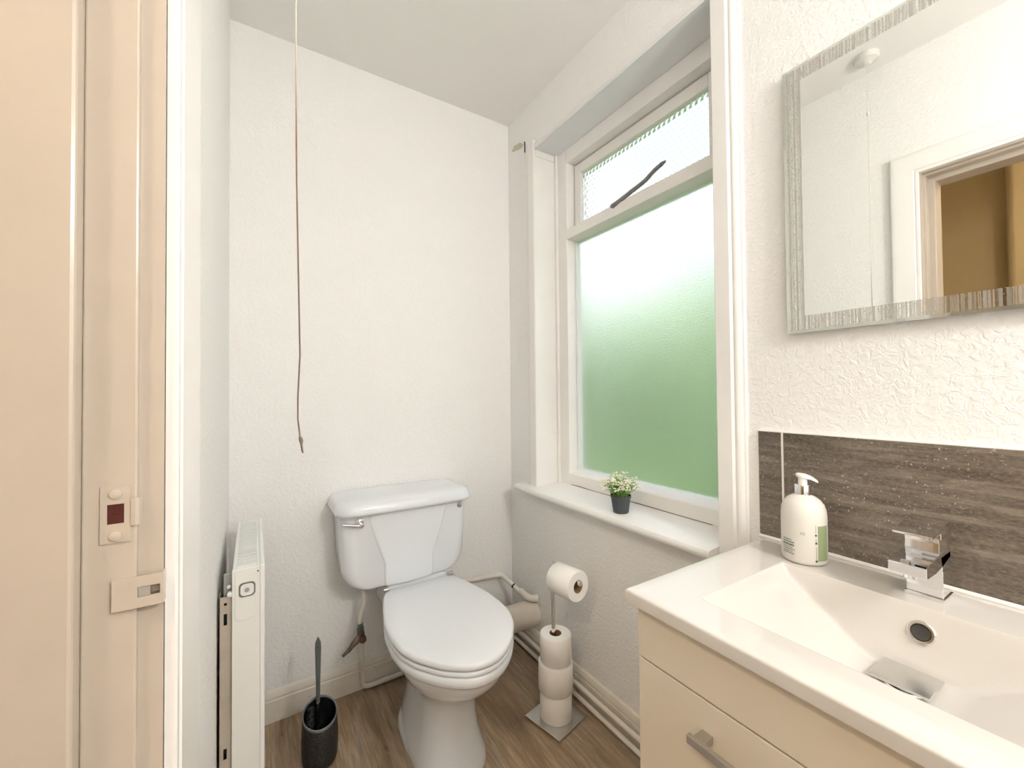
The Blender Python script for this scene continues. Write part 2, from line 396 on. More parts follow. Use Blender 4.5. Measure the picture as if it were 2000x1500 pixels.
# flaking filler at the corner of the casing
fl = MB(); rg = []
for k in range(14):
    a = 2*pi*k/14; rr = 1+.25*rnd.uniform(-1, 1); rg.append((1.632+.050*cos(a)*rr, 2.318+.017*sin(a)*rr+.012*cos(a)))
fl.loft([[(XW-.0005, y, z) for y, z in rg], [(XW-.003, 1.632+(y-1.632)*.9, 2.318+(z-2.318)*.9) for y, z in rg]])
fl.build('filler_patch', plain('old_filler', (.60, .565, .44), .9, var=.1).m, win, smooth=0, label='yellowed filler patch by the casing top')
MB().tube([(XW-.002, 1.574, 2.312), (XW-.003, 1.571, 2.29), (XW-.002, 1.572, 2.262)], .0022, 6).build('paint_crack', 'darkm', win)
# a small end block where the casing meets the soffit
MB().box(XW-.012, XF-.012, wy1-.006, wy1-.001, 2.196, wz1-.001).build('corner_block', 'gloss', win, smooth=0, bevel=.002)
# outer frame
MB().box(XF, 1.255, 1.406, wy1, .748, wz1).build('frame_stile', 'gloss', win, smooth=0, bevel=.003)
MB().box(XF, 1.255, wy0, .720, .748, wz1).build('frame_stile', 'gloss', win, smooth=0, bevel=.003)
MB().box(XF, 1.255, .720, 1.406, 2.163, wz1).build('frame_head', 'gloss', win, smooth=0, bevel=.003)
MB().loft([[(XF, y, .752), (1.255, y, .752), (1.255, y, .812), (XG-.003, y, .812), (XF+.004, y, .801), (XF, y, .797)] for y in (.720, 1.406)]).build('bottom_rail', 'gloss', win, smooth=0)
MB().loft([[(XF-.002, y, 1.824), (1.255, y, 1.820), (1.255, y, 1.868), (XF-.002, y, 1.866)] for y in (.720, 1.406)]).build('transom', 'gloss', win, smooth=0, bevel=.002)
MB().tube([(XF-.002, wy1-.006, .745), (XF-.002, wy1-.006, wz1)], .009, 10).build('corner_bead', 'gloss', win)
MB().tube([(XF-.002, wy0+.006, .745), (XF-.002, wy0+.006, wz1)], .009, 10).build('corner_bead', 'gloss', win)
MB().box(XG-.010, XG-.002, 1.400, 1.407, .812, 1.82).build('putty_bead', 'sillp', win, smooth=0)
# fanlight
sash = MB()
sy0, sy1, sz0, sz1 = .724, 1.401, 1.868, 2.157
sash.box(XS, 1.250, 1.364, sy1, sz0, sz1).box(XS, 1.250, sy0, .761, sz0, sz1).box(XS, 1.250, .761, 1.364, 2.113, sz1).box(XS, 1.250, .761, 1.364, sz0, 1.896)
fs = sash.build('fanlight_sash', 'gloss', win, smooth=0, bevel=.002)
# dimpled glass: real relief on a grid
pm = MB(); ny, nz = 240, 88; gy0, gy1, gz0, gz1 = .763, 1.362, 1.898, 2.111; cell = .021
def dim(y, z):
    r = int(z/(cell*.866)); zz = z/(cell*.866)-r-.5; yy = (y/cell+(.5 if r % 2 else 0)) % 1-.5
    return .0042*max(0, 1-(yy*yy+zz*zz*.75)*3.4)
fr = [[(1.233-dim(gy0+(gy1-gy0)*i/ny, gz0+(gz1-gz0)*j/nz), gy0+(gy1-gy0)*i/ny, gz0+(gz1-gz0)*j/nz) for i in range(ny+1)] for j in range(nz+1)]
n1 = ny+1
vs = [p for r in fr for p in r]
fcs = [(j*n1+i, j*n1+i+1, (j+1)*n1+i+1, (j+1)*n1+i) for j in range(nz) for i in range(ny)]
k0_ = len(vs); vs += [(1.2375, gy0, gz0), (1.2375, gy1, gz0), (1.2375, gy1, gz1), (1.2375, gy0, gz1)]
per = [i for i in range(ny+1)]+[(j*n1+ny) for j in range(1, nz+1)]+[nz*n1+i for i in range(ny-1, -1, -1)]+[j*n1 for j in range(nz-1, 0, -1)]
fcs += [(k0_+3, k0_+2, k0_+1, k0_)]
c_ = [0, ny, ny+nz, 2*ny+nz, len(per)]
for q in range(4):
    idx = [per[t % len(per)] for t in range(c_[q], c_[q+1]+1)]
    fcs.append(tuple([k0_+q, k0_+(q+1) % 4]+idx[::-1]))
pm.add(vs, fcs).build('patterned_pane', 'pattern', win, smooth=60, label='dimpled pattern glass in the fanlight')
MB().box(XG, XG+.005, .719, 1.407, .811, 1.821).build('frosted_pane', 'frost', win, smooth=0, label='large frosted pane showing blurred greenery')
# stay arm on the fanlight
st = MB()
pth = [(1.162, 1.128, 1.862), (1.170, 1.09, 1.874), (1.178, 1.03, 1.892), (1.184, .985, 1.905), (1.187, .958, 1.922), (1.189, .940, 1.930), (1.190, .918, 1.936)]
ap = arc(pth, .03, 3); st.tube(ap, [.0085-.0015*i/len(ap) for i in range(len(ap))], 10)
st.tube([(1.190, .918, 1.936), (1.190, .905, 1.938)], [.0065, .0040], 8)
st.tube([(1.168, 1.128, 1.862), (1.158, 1.128, 1.862)], .006, 10)
st.build('stay_arm', 'stay', win, label='dark iron casement stay arm')
# sill
SP = [(1.172, .752), (1.172, .722), (1.010, .716), (1.003, .7175), (.9995, .724), (.9995, .732), (1.003, .739), (1.010, .7415)]
MB().loft([[(x, y, z) for x, z in SP] for y in (wy0+.001, wy1)]).build('window_sill', 'sillp', win, smooth=35)
MB().loft([[(min(x, XW), y, z if x < 1.1 else (.744 if z > .74 else .718)) for x, z in SP] for y in (wy1, 1.588)]).build('sill_horn', 'sillp', win, smooth=35)
cr = [(1.1695, 1.40-.06*i+rnd.uniform(-.01, .01), .7525+rnd.uniform(-.0012, .0012)) for i in range(12)]
MB().tube(cr, [.0012+.0008*rnd.random() for _ in cr], 5).build('sill_crack', plain('grime', (.14, .12, .10), .9).m, win, smooth=0)

# ------------------------------------------------------------------ garden outside
MB().box(XO, 14, -9, 12, -.35, -.30).build('ground', 'lawn', kind='structure', smooth=0, label='green lawn outside the window')
def foliage(cx, cy, rx, ry, h, z0, n, size, r):
    m = MB()
    for _ in range(n):
        while True:
            p = Vector((r.uniform(-1, 1), r.uniform(-1, 1), r.uniform(-1, 1)))
            if .35 < p.length < 1: break
        k = 1+.18*sin(5*p.x+3*p.y)+.12*sin(7*p.z)
        c = Vector((cx+p.x*rx*k, cy+p.y*ry*k, z0+h/2+p.z*h/2*k))
        a = Vector((r.gauss(0, 1), r.gauss(0, 1), r.gauss(0, .6))).normalized(); b = a.orthogonal().normalized()
        s = size*r.uniform(.6, 1.2)
        m.add([c-a*s, c-b*s*.45+a*.1*s, c+a*s, c+b*s*.45+a*.1*s], [(0, 1, 2, 3)])
    return m
def bush(name, label, cx, cy, rx, ry, h, z0, n, size, mat, seed):
    r = random.Random(seed); t = empty(name, (cx, cy, -.30), label, 'shrub' if 'shrub' in name else 'tree')
    foliage(cx, cy, rx, ry, h, z0, n, size, r).build('foliage', mat, t, smooth=0)
    core = MB(); rings = []
    for i in range(9):
        a = -pi/2+pi*i/8; rings.append([(cx+rx*.80*cos(a)*cos(2*pi*k/16), cy+ry*.80*cos(a)*sin(2*pi*k/16), z0+h/2+h*.42*sin(a)) for k in range(16)])
    core.loft(rings).build('inner_foliage', mat, t)
    MB().tube([(cx, cy, -.32), (cx+.03, cy, z0*.5), (cx, cy, z0+h*.3)], [.09, .07, .05], 8).build('trunk', 'bark', t)
bush('garden_shrub', 'broad green garden shrub seen blurred through the right of the frosted pane', 4.2, 1.7, 1.0, 1.35, 2.95, -.25, 2200, .16, 'hedge', 3)
bush('garden_shrub', 'green garden shrub seen blurred through the left of the frosted pane', 4.6, 5.3, 1.0, 1.7, 3.0, -.25, 2200, .16, 'hedge', 4)
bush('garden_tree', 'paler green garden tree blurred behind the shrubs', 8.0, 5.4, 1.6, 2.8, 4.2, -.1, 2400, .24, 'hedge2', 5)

# ------------------------------------------------------------------ unseen fill globe, added above and behind the camera to light the room
LX, LY, LZ, LR_ = .72, -.72, 1.82, .105
lamp = empty('added_fill_globe', (LX, LY, ZC), 'unseen round opal globe added behind the camera as fill light', 'lamp')
MB().lathe([(.045, 0), (.045, -.012), (.03, -.026), (.006, -.03)], (LX, LY, ZC), 32).build('ceiling_rose', 'rose', lamp)
MB().tube([(LX, LY, ZC-.02), (LX, LY, LZ+LR_+.01)], .0035, 8).build('flex', 'rose', lamp)
MB().lathe([(.022, LR_+.03), (.026, LR_+.02), (.030, LR_-.008), (.028, LR_-.012)], (LX, LY, LZ), 24).build('lampholder', 'rose', lamp)
MB().lathe([(max(.0005, LR_*sin(pi*i/20)), -LR_*cos(pi*i/20)) for i in range(20)], (LX, LY, LZ), 40).build('fill_globe', 'fillglow', lamp, smooth=60)
hl = empty('added_hall_fill', (-.92, -.25, ZC), 'unseen warm fill light added on the hall ceiling', 'lamp')  # added out of view; brightens the low parts through the doorway
MB().lathe([(.11, 0), (.11, -.02), (.10, -.02)], (-.92, -.25, ZC), 32).build('base', 'rose', hl)
MB().lathe([(.10, -.02), (.095, -.045), (.06, -.07), (.001, -.08)], (-.92, -.25, ZC), 32).build('diffuser', 'hallfillglow', hl)

# ------------------------------------------------------------------ pull cord
CX, CY = .047, .62
pc = empty('pull_cord_switch', (CX, CY, ZC), 'long brown pull cord hanging from a round ceiling switch', 'light switch')
MB().lathe([(.040, 0), (.040, -.010), (.037, -.020), (.022, -.024), (.012, -.032), (.010, -.034)], (CX, CY, ZC), 32).build('switch_rose', 'rose', pc)
cp = [(CX, CY, ZC-.03), (CX+.0005, CY, 2.0), (CX+.0015, CY, 1.6), (CX+.002, CY, 1.45), (CX+.0045, CY, 1.30), (CX+.006, CY, 1.21), (CX+.0035, CY, 1.155), (CX+.0035, CY, 1.125), (CX+.0060, CY, 1.100), (CX+.0085, CY, 1.082)]
MB().tube(cp, .00095, 8).build('cord', 'cord', pc)
MB().lathe([(.0005, .008), (.004, .004), (.005, -.008), (.001, -.012)], (CX, CY, 2.24), 12).build('cord_connector', 'rose', pc)
MB().tube([(CX+.0056, CY, 1.1025), (CX+.0066, CY, 1.0995), (CX+.0074, CY, 1.0955), (CX+.0080, CY, 1.0915)], [.001, .0022, .0025, .0012], 8).build('knot', plain('knot_fibre', (.20, .15, .12), .9).m, pc)
MB().tube([(CX+.0080, CY, 1.092), (CX+.0086, CY, 1.086), (CX+.0094, CY, 1.0795)], .0011, 6).build('cord_tail', plain('cord_tail_fibre', (.20, .15, .12), .9).m, pc)

# ------------------------------------------------------------------ radiator
RY0, RY1, RZ0, RZ1 = 1.155, 1.585, .15, .755
rad = empty('radiator', (-.005, 1.37, RZ0), 'white panel radiator seen end-on against the left wall', 'radiator')
RX0, RX1 = -.041, .024
MB().box(RX1-.010, RX1, RY0, RY1, RZ0, RZ1).build('front_panel', 'radw', rad, smooth=0, bevel=.003)
MB().box(RX0, RX0+.008, RY0+.01, RY1-.01, RZ0+.01, RZ1-.008).build('back_panel', 'rad', rad, smooth=0, bevel=.002)
side = [(RX0, RZ0+.01), (RX1-.010, RZ0+.01), (RX1-.010, RZ1-.004), (RX0, RZ1-.004)]
for y in (RY0, RY1-.004):
    MB().loft([[(x, y+.002, z) for x, z in side], [(x, y+.006 if y == RY0 else y+.003, z) for x, z in side]]).build('side_cover', 'rad', rad, smooth=0, bevel=.001)
# raised end boss plate
yb_ = RY0+.002
bp = [(RX0+.006, .642), (RX0+.012, .634), (RX0+.030, .634), (RX0+.046, .640), (RX0+.050, .650), (RX0+.050, .742), (RX0+.006, .742)]
MB().loft([[(x, yb_, z) for x, z in bp], [(x, yb_-.0015, z) for x, z in bp]]).build('end_plate', 'rad', rad, smooth=0, bevel=.0006)
def rsq(cx, cz, a, r, y, n=6):
    out = []
    for q in range(4):
        ox, oz = [(1, 1), (-1, 1), (-1, -1), (1, -1)][q]
        for k in range(n+1):
            t = pi/2*q+pi/2*k/n; out.append((cx+ox*(a-r)+r*cos(t), y, cz+oz*(a-r)+r*sin(t)))
    return out
bx, bz = RX0+.0295, .7035
MB().loft([rsq(bx, bz, .0165, .009, yb_-.0014), rsq(bx, bz, .0165, .009, yb_-.0026)]).build('plug_surround', plain('grey_plug_surround', (.15, .15, .14), .5).m, rad, smooth=30)
pl = MB().loft([rsq(bx, bz, .0135, .008, yb_-.0022), rsq(bx, bz, .0130, .008, yb_-.0042)]).build('end_plug', 'rad', rad, smooth=30)
MB().lathe([(.0048, 0), (.0048, -.002)], (bx, yb_-.0040, bz), 20, 'Y').build('plug_centre', 'grey', pl)
MB().lathe([(.0018, 0), (.0018, -.001)], (RX1-.014, yb_-.0005, RZ1-.014), 10, 'Y').build('rivet', 'darkm', rad)
# top grille
tg = MB(); gz = RZ1-.003
tg.box(RX0+.001, RX0+.008, RY0+.003, RY1-.003, gz-.004, gz).box(RX1-.016, RX1-.009, RY0+.003, RY1-.003, gz-.004, gz).box(RX0+.008, RX1-.016, RY0+.003, RY0+.026, gz-.004, gz).box(RX0+.008, RX1-.016, RY1-.016, RY1-.003, gz-.004, gz)
grille = tg.build('top_grille', 'radw', rad, smooth=0, bevel=.0008)
slat = None; ns = 31; y0s, y1s = RY0+.026, RY1-.016
for i in range(ns):
    y = y0s+(y1s-y0s)*(i+.5)/ns
    if slat is None:
        slat = MB().box(RX0+.008, RX1-.016, y-.0028, y+.0028, gz-.003, gz-.0005).build('slat', 'radw', grille, smooth=0); first_y = y
    else:
        s2 = slat.copy(); COL.objects.link(s2); s2.parent = grille; s2.location = (0, y-first_y, 0)
MB().box(RX0+.008, RX1-.016, RY0+.02, RY1-.02, gz-.012, gz-.010).build('grille_gap_shade', 'darkm', rad, smooth=0)  # dark sheet under the slats, painting the shade in their gaps
# wall bracket with slots
wb = MB(); x0b, x1b = XL+.004, RX0-.0005; yb = RY0+.012
hs = [(.675, .006, .004), (.640, .026, .0055), (.335, .024, .0055)]
zs = [.16, .335-.012, .335+.012, .640-.013, .640+.013, .672, .678, .692]
xm = (x0b+x1b)/2
for i in range(len(zs)-1):
    if i in (1, 3, 5):
        wd = .0032 if i != 5 else .0026
        wb.box(x0b, xm-wd, yb, yb+.0015, zs[i], zs[i+1]).box(xm+wd, x1b, yb, yb+.0015, zs[i], zs[i+1])
    else: wb.box(x0b, x1b, yb, yb+.0015, zs[i], zs[i+1])
wb.box(x0b, x0b+.0015, yb, yb+.03, .16, .692)
wbk = wb.build('wall_bracket', 'galv', rad, smooth=0, label='bare metal slotted wall bracket')
MB().box(x0b+.002, x1b, yb+.012, yb+.013, .17, .69).build('slot_shade', 'black', wbk, smooth=0)  # black sheet behind the bracket stands in for shade in its slots
MB().box(XL+.012, RX0+.002, RY0+.02, RY0+.024, .688, .742).build('hook_clip', 'grey', rad, smooth=0, bevel=.002, label='grey plastic hook clip')
MB().lathe([(.0045, 0), (.0045, -.004), (.002, -.006)], (RX0-.006, RY0+.018, .712), 12, 'Y').build('clip_screw', 'radw', rad)
MB().lathe([(.006, 0), (.006, -.01), (.003, -.012)], (RX0-.004, RY0+.016, .697), 12, 'Y').build('bleed_stub', 'radw', rad)
for y in (RY0+.05, RY1-.05):
    MB().tube([(-.01, y, RZ0+.012), (-.01, y, 0.0)], .0075, 12).build('pipe_tail', 'paint_pipe', rad)

# ------------------------------------------------------------------ toilet
PXC, CXC = .534, .500
toi = empty('toilet', (PXC, 1.40, 0), 'white ceramic close-coupled toilet with closed lid and lever cistern', 'toilet')
def cist_section(hw, yf, z, bow=.006, yb=YB-.006, cx=CXC, rc=.045, crease=.62):
    """plan outline from back right round the front to back left"""
    pts = [(cx+hw*.97, yb)]
    n = 10
    for k in range(n+1):
        t = pi/2*k/n; pts.append((cx+hw-rc+rc*cos(t), yf+.018+rc*.9-rc*.9*sin(t)))
    c = hw*crease
    inner = []
    for k in range(25):
        u0 = 1-2*k/24; u = math.copysign(1-(1-abs(u0))**1.8, u0); x = c*u
        edge = ss(1.0, .955, abs(u)); inner.append((cx+x, yf+.013-.0045*edge-bow*(1-u*u)))
    pts += inner
    for k in range(n+1):
        t = pi/2*k/n; pts.append((cx-hw+rc-rc*sin(t), yf+.018+rc*.9-rc*.9*cos(t)))
    pts.append((cx-hw*.97, yb))
    return [(x, y, z) for x, y in pts]
CYF = 1.528
rings = []
for i in range(10):                                   # rounded bottom corners
    t = pi/2*i/9; z = .452+.085*(1-cos(t)); hw = .158+.078*sin(t)
    rings.append(cist_section(hw, CYF+.003*(1-sin(t)), z, rc=.02+.025*sin(t), crease=.40+.14*(1-sin(t))))
for z, hw, c in ((.58, .2395, .46), (.64, .2425, .54), (.69, .2445, .60), (.729, .2455, .62)):
    rings.append(cist_section(hw, CYF-.001, z, crease=c))
cis = MB().loft(rings).build('cistern', 'ceramic', toi, smooth=50)
def lid_section(hw, yf, z, rc):
    pts = [(CXC+hw, YB-.004)]
    for k in range(11):
        t = pi/2*k/10; pts.append((CXC+hw-rc+rc*cos(t), yf+rc-rc*sin(t)))
    for k in range(1, 8):
        u = 1-2*k/8; pts.append((CXC+(hw-rc)*u, yf-.006*(1-u*u)))
    for k in range(11):
        t = pi/2*k/10; pts.append((CXC-hw+rc-rc*sin(t), yf+rc-rc*cos(t)))
    pts.append((CXC-hw, YB-.004)); return [(x, y, z) for x, y in pts]
LR = [(.247, 1.523, .7265, .05), (.257, 1.512, .7275, .055), (.2605, 1.508, .733, .058), (.2605, 1.508, .739, .058), (.258, 1.511, .750, .058), (.255, 1.515, .760, .058), (.249, 1.522, .768, .056), (.236, 1.536, .7735, .05), (.20, 1.575, .777, .04), (.12, 1.63, .779, .03)]
MB().loft([lid_section(*a) for a in LR]).build('cistern_lid', 'ceramic', toi, smooth=50)
# flush lever
lx, ly, lz = .320, CYF+.012, .701
lev = MB().lathe([(.0135, .004), (.0145, -.002), (.0135, -.008), (.009, -.011)], (lx, ly, lz), 24, 'Y').build('lever_boss', 'chrome', toi)
MB().tube([(lx+.008, ly-.016, lz-.010), (lx-.018, ly-.018, lz-.006), (lx-.058, ly-.018, lz+.003)], [.0068, .0055, .0042], 14).build('flush_lever', 'chrome', lev)
MB().lathe([(.0078, -.008), (.0078, -.024), (.005, -.027)], (lx+.004, ly, lz-.009), 18, 'Y').build('lever_hub', 'chrome', lev)
cap = MB().lathe([(.0125, .006), (.0130, -.001), (.011, -.005), (.004, -.006)], (.708, CYF+.017, .703), 24, 'Y').build('blanking_cap', 'chrome', toi)
MB().box(.7015, .7145, CYF+.0100, CYF+.0112, .7015, .7045).rot(Matrix.Rotation(.8, 3, 'Y'), (.708, CYF, .703)).build('cap_slot', 'steel', cap, smooth=0)
# seat outlines: half width against depth, resampled by angle
HP_ = [(.985, 0), (.990, .032), (1.0, .056), (1.02, .085), (1.05, .117), (1.11, .160), (1.17, .184), (1.24, .191), (1.32, .187), (1.39, .173), (1.455, .157), (1.515, .140), (1.530, .130), (1.535, .112), (1.535, 0)]
SCY = 1.26
def hp(y):
    for (a_, p), (b_, q) in zip(HP_, HP_[1:]):
        if a_ <= y <= b_ and b_ > a_:
            t = (y-a_)/(b_-a_); return p+(q-p)*t
    return 0
poly = []
for i in range(401):
    y = .985+.55*(1-cos(pi*i/400))/2; poly.append((hp(y), y))
poly.append((0, 1.535))
def seat_pt(a):
    """outline point at angle a about (PXC, SCY); +x first, then towards the wall"""
    dx, dy = abs(cos(a)), sin(a); best = None
    for (x0, y0), (x1, y1) in zip(poly, poly[1:]):
        c0 = x0*dy-(y0-SCY)*dx; c1 = x1*dy-(y1-SCY)*dx
        if c0*c1 <= 0 and (x0*dx+(y0-SCY)*dy) > 0:
            t = c0/(c0-c1) if c0 != c1 else 0; best = (x0+(x1-x0)*t, y0+(y1-y0)*t); break
    if best is None: best = (0, .985 if dy < 0 else 1.535)
    return (math.copysign(best[0], cos(a)), best[1]-SCY)
NA = 72
OUT = [seat_pt(2*pi*(k+.5)/NA) for k in range(NA)]
for _ in range(1):
    OUT = [tuple((OUT[k-1][i]+4*OUT[k][i]+OUT[(k+1) % NA][i])/6 for i in (0, 1)) for k in range(NA)]
def seat_ring(o, z, k=1.0):
    """outline inset by o metres and scaled by k"""
    R = []
    for x, y in OUT:
        l = math.hypot(x, y); f = (l-o)/l*k; R.append((PXC+x*f, SCY+y*f, z))
    return R
def soft(z0, z1, r, o=0, steps=5, crown=0):
    R = [seat_ring(o+r*(1-sin(pi/2*i/steps)), z0+r*(1-cos(pi/2*i/steps))) for i in range(steps+1)]
    R += [seat_ring(o+r*(1-cos(pi/2*i/steps)), z1-r+r*sin(pi/2*i/steps)) for i in range(steps+1)]
    if crown: R += [seat_ring(o+r+.004, z1+crown*.25), seat_ring(o+r, z1+crown*.75, .8), seat_ring(o+r, z1+crown, .45), seat_ring(o+r, z1+crown, .1)]
    return R
MB().loft(soft(.4185, .4395, .0095, 0, 5, .0035)).build('seat_lid', 'plastic', toi, smooth=60)
MB().loft(soft(.4035, .4160, .0045, .002)).build('seat', 'plastic', toi, smooth=60)
for x in (.400, .650):
    MB().tube([(x, 1.530, .4435), (x+.020, 1.530, .4435)], .0065, 12).build('hinge', 'steel', toi)
# pan: rim, bowl, waist and foot in one surface
def pan_ring(hw, yf, yb, z, wt=0, o=0, p=2.2, back=.8):
    yc = yf+min(.5*(yb-yf), hw*1.15); out = []
    S = seat_ring(o, z)
    for k in range(NA):
        a = 2*pi*(k+.5)/NA; c, sn = cos(a), sin(a)
        x = hw*math.copysign(abs(c)**(2/p), c)
        if sn < 0: y = yc+(yc-yf)*math.copysign(abs(sn)**(2/p), sn)
        else: y = yc+(yb-yc)*abs(sn)**(2/3.2); x *= 1-(1-back)*ss(.1, .9, sn)
        out.append(((PXC+x)*(1-wt)+S[k][0]*wt, y*(1-wt)+S[k][1]*wt, z))
    return out
PN = [(.112, 1.13, 1.60, 0), (.113, 1.127, 1.60, .012), (.109, 1.134, 1.60, .03), (.099, 1.150, 1.59, .06), (.091, 1.164, 1.58, .10), (.086, 1.170, 1.57, .15), (.085, 1.166, 1.56, .20), (.090, 1.148, 1.55, .24), (.108, 1.112, 1.54, .275, .25, .05), (.133, 1.068, 1.53, .31, .5, .03), (.153, 1.038, 1.53, .34, .8, .024), (.162, 1.025, 1.525, .358, 1, .019), (.168, 1.02, 1.52, .367, 1, .016),
      (.17, 1.0, 1.52, .3705, 1, .008), (.17, 1.0, 1.52, .376, 1, .003), (.17, 1.0, 1.52, .386, 1, .001), (.17, 1.0, 1.52, .395, 1, .002), (.17, 1.0, 1.52, .4005, 1, .006), (.17, 1.0, 1.52, .4015, 1, .03)]
pan = MB().loft([pan_ring(*a) for a in PN]).build('pan', 'ceramic', toi, smooth=60)
# rear shelf under the cistern
MB().loft([[(PXC+sx*hw, y, z) for sx, y in ((-1, 1.541), (1, 1.541), (1, 1.705), (-1, 1.705))] for hw, z in ((.085, .30), (.118, .36), (.122, .40), (.116, .4495))]).build('cistern_shelf', 'ceramic', toi, smooth=0, bevel=.012, seg=3)
# foot flange with fixing holes
fp = []
for k in range(40):
    a = 2*pi*k/40; fp.append((math.copysign(abs(cos(a))**.75, cos(a)), math.copysign(abs(sin(a))**.75, sin(a))))
MB().loft([[(PXC+.113*kx*f, 1.36+.185*ky*f, z) for kx, ky in fp] for f, z in ((1, 0), (1.0, .014), (.96, .024), (.80, .050), (.66, .10))]).build('foot_flange', 'ceramic', toi, smooth=60)
for sx in (-1, 1):
    MB().lathe([(.0065, 0), (.0065, .004), (.003, .005)], (PXC+sx*.090, 1.318, .038), 14).rot(Matrix.Rotation(-sx*.95, 3, 'Y'), (PXC+sx*.090, 1.318, .038)).build('fixing_hole', 'darkm', toi)

# supply pipe and valve
sup = empty('supply_pipe', (.35, 1.66, 0), 'cream painted water pipe with corroded valve below the cistern', 'pipe')
MB().tube(arc([(.352, 1.628, .462), (.352, 1.628, .40), (.354, 1.63, .365), (.345, 1.645, .325), (.344, 1.65, .285)], .02), .0085, 14).build('riser', 'paint_pipe', sup)
MB().lathe([(.0105, 0), (.0115, .012), (.0105, .03)], (.352, 1.628, .437), 16).build('tap_connector', 'paint_pipe', sup)
MB().tube(arc([(.350, 1.655, .235), (.353, 1.672, .10), (.358, 1.690, .085), (.362, 1.690, .022), (.385, 1.688, .0165), (.60, 1.688, .0165), (.90, 1.690, .0165)], .02), .009, 14).build('low_pipe', 'paint_pipe', sup)
MB().lathe([(.0125, .262), (.0125, .271), (.0105, .275), (.0105, .288)], (.345, 1.650, 0), 6).build('compression_nut', 'verd', sup)
vv = MB().tube([(.345, 1.650, .274), (.345, 1.650, .262), (.347, 1.651, .245), (.348, 1.652, .232), (.3485, 1.653, .222)], [.0105, .0120, .0130, .0125, .008], 14)
vv.lathe([(.012, .012), (.0135, -.004), (.012, -.016), (.006, -.020)], (.351, 1.648, .230), 14, 'Y')
vv.tube([(.345, 1.648, .240), (.330, 1.642, .231), (.318, 1.638, .224), (.306, 1.632, .217)], [.012, .0125, .0105, .008], 12)
vl = vv.build('stop_valve', 'brass', sup)
MB().tube([(.312, 1.634, .219), (.300, 1.630, .212), (.290, 1.626, .207), (.277, 1.620, .202)], [.0075, .0085, .0065, .0055], 10).build('valve_handle', 'brass', vl)

# soil pipe
soilp = empty('soil_pipe', (.93, 1.535, .18), 'thick cream soil pipe running from the toilet into the wall', 'pipe')
MB().tube([(.60, 1.545, .174), (.90, 1.540, .174), (XW, 1.535, .175)], .054, 28).build('pipe_barrel', 'soil', soilp)
MB().tube([(.62, 1.545, .174), (.70, 1.545, .174)], .061, 28).build('pan_connector', 'soil', soilp)
# overflow pipe
ovp = empty('overflow_pipe', (.93, 1.69, .29), 'thin cream overflow pipe bending into the window wall', 'pipe')
MB().tube(arc([(.665, 1.700, .322), (.80, 1.700, .312), (.985, 1.690, .302), (1.018, 1.60, .262), (1.027, 1.565, .246)], .02), .0105, 14).build('pipe_run', 'paint_pipe', ovp)
MB().tube(arc([(1.024, 1.585, .258), (1.030, 1.525, .246), (XW, 1.505, .246)], .035, 8), .0150, 16).build('bend', 'paint_pipe', ovp)
MB().tube([(1.0085, 1.621, .2715), (1.0105, 1.615, .2690)], .0112, 14).build('paint_chip', 'darkm', ovp)
# heating pipes along the skirting
for lab, x, z, r in (('upper cream heating pipe running along the skirting under the window', 1.033, .058, .0092), ('lower cream heating pipe on the floor under the window', 1.030, .0185, .0092)):
    o = MB().tube([(x+.002, YB-.02, z), (x, 1.2, z), (x, .56, z)], r, 14).build('heating_pipe', 'paint_pipe', org=(x, 1.1, z), label=lab, cat='pipe', group='heating pipes along the window wall')
cl = MB(); cl.box(1.044, 1.051, 1.228, 1.240, .004, .075)
for z in (.058, .0185): cl.lathe([(.0115, -.006), (.0115, .006)], (1.0315, 1.234, z), 14, 'Y')
cl.build('pipe_clip', 'paint_pipe', org=(1.04, 1.234, .04), label='painted double clip holding the heating pipes', cat='pipe clip', smooth=30)

# ------------------------------------------------------------------ toilet brush
BX, BY = .180, 1.452
def slant(y): return .148+(y-BY)*.42
holder = empty('brush_holder', (BX, BY, 0), 'speckled black toilet brush holder with slanted open top', 'brush holder')
n = 40
def hring(r, z, sl=0, ro=None):
    out = []
    for k in range(n):
        a = 2*pi*k/n; y = BY+r*sin(a); zz = z if not sl else slant(y)+(sl-1)
        out.append((BX+r*cos(a), y, zz))
    return out
rg = [hring(.040, 0), hring(.0475, .004), hring(.0515, .018), hring(.0535, .05), hring(.053, .09)]
rg.append([(x, y, z-.004) for x, y, z in hring(.0505, 0, 1)])
MB().loft(rg, True, False).build('body', 'speck', holder, smooth=50)
rr = [[(x, y, z-.004) for x, y, z in hring(.0505, 0, 1)], hring(.0510, 0, 1.0005), hring(.0500, 0, 1.003), hring(.0475, 0, 1.0025), hring(.0465, 0, .998)]
MB().loft(rr, False, False).build('rim', 'rim', holder, smooth=60)
MB().loft([[(x, y, z-.001) for x, y, z in hring(.0466, 0, .999)], hring(.046, .06), hring(.044, .012), hring(.001, .010)], False, False).build('liner', 'blackgl', holder, smooth=50)
br = empty('toilet_brush', (BX, BY+.01, .012), 'toilet brush with tall grey-green handle standing in the black holder', 'brush')
hx, hy = BX-.003, BY+.018
MB().loft([[(hx+s1*w, hy+s2*w*.7, z) for s1, s2 in ((1, 1), (.0, 1.25), (-1, 1), (-1.2, 0), (-1, -1), (0, -1.25), (1, -1), (1.2, 0))] for w, z in ((.0048, .17), (.0052, .20), (.0068, .30), (.0078, .345), (.0070, .360), (.0015, .377))]).build('handle', 'handle', br, smooth=60)
MB().lathe([(.0018, 0), (.0018, -.0014)], (hx-.003, hy-.0068, .350), 10, 'Y').build('hanging_hole', 'black', br)
MB().tube([(hx, hy, .172), (hx, hy, .10), (hx, hy, .03)], .0035, 10).build('shaft', 'steel', br)
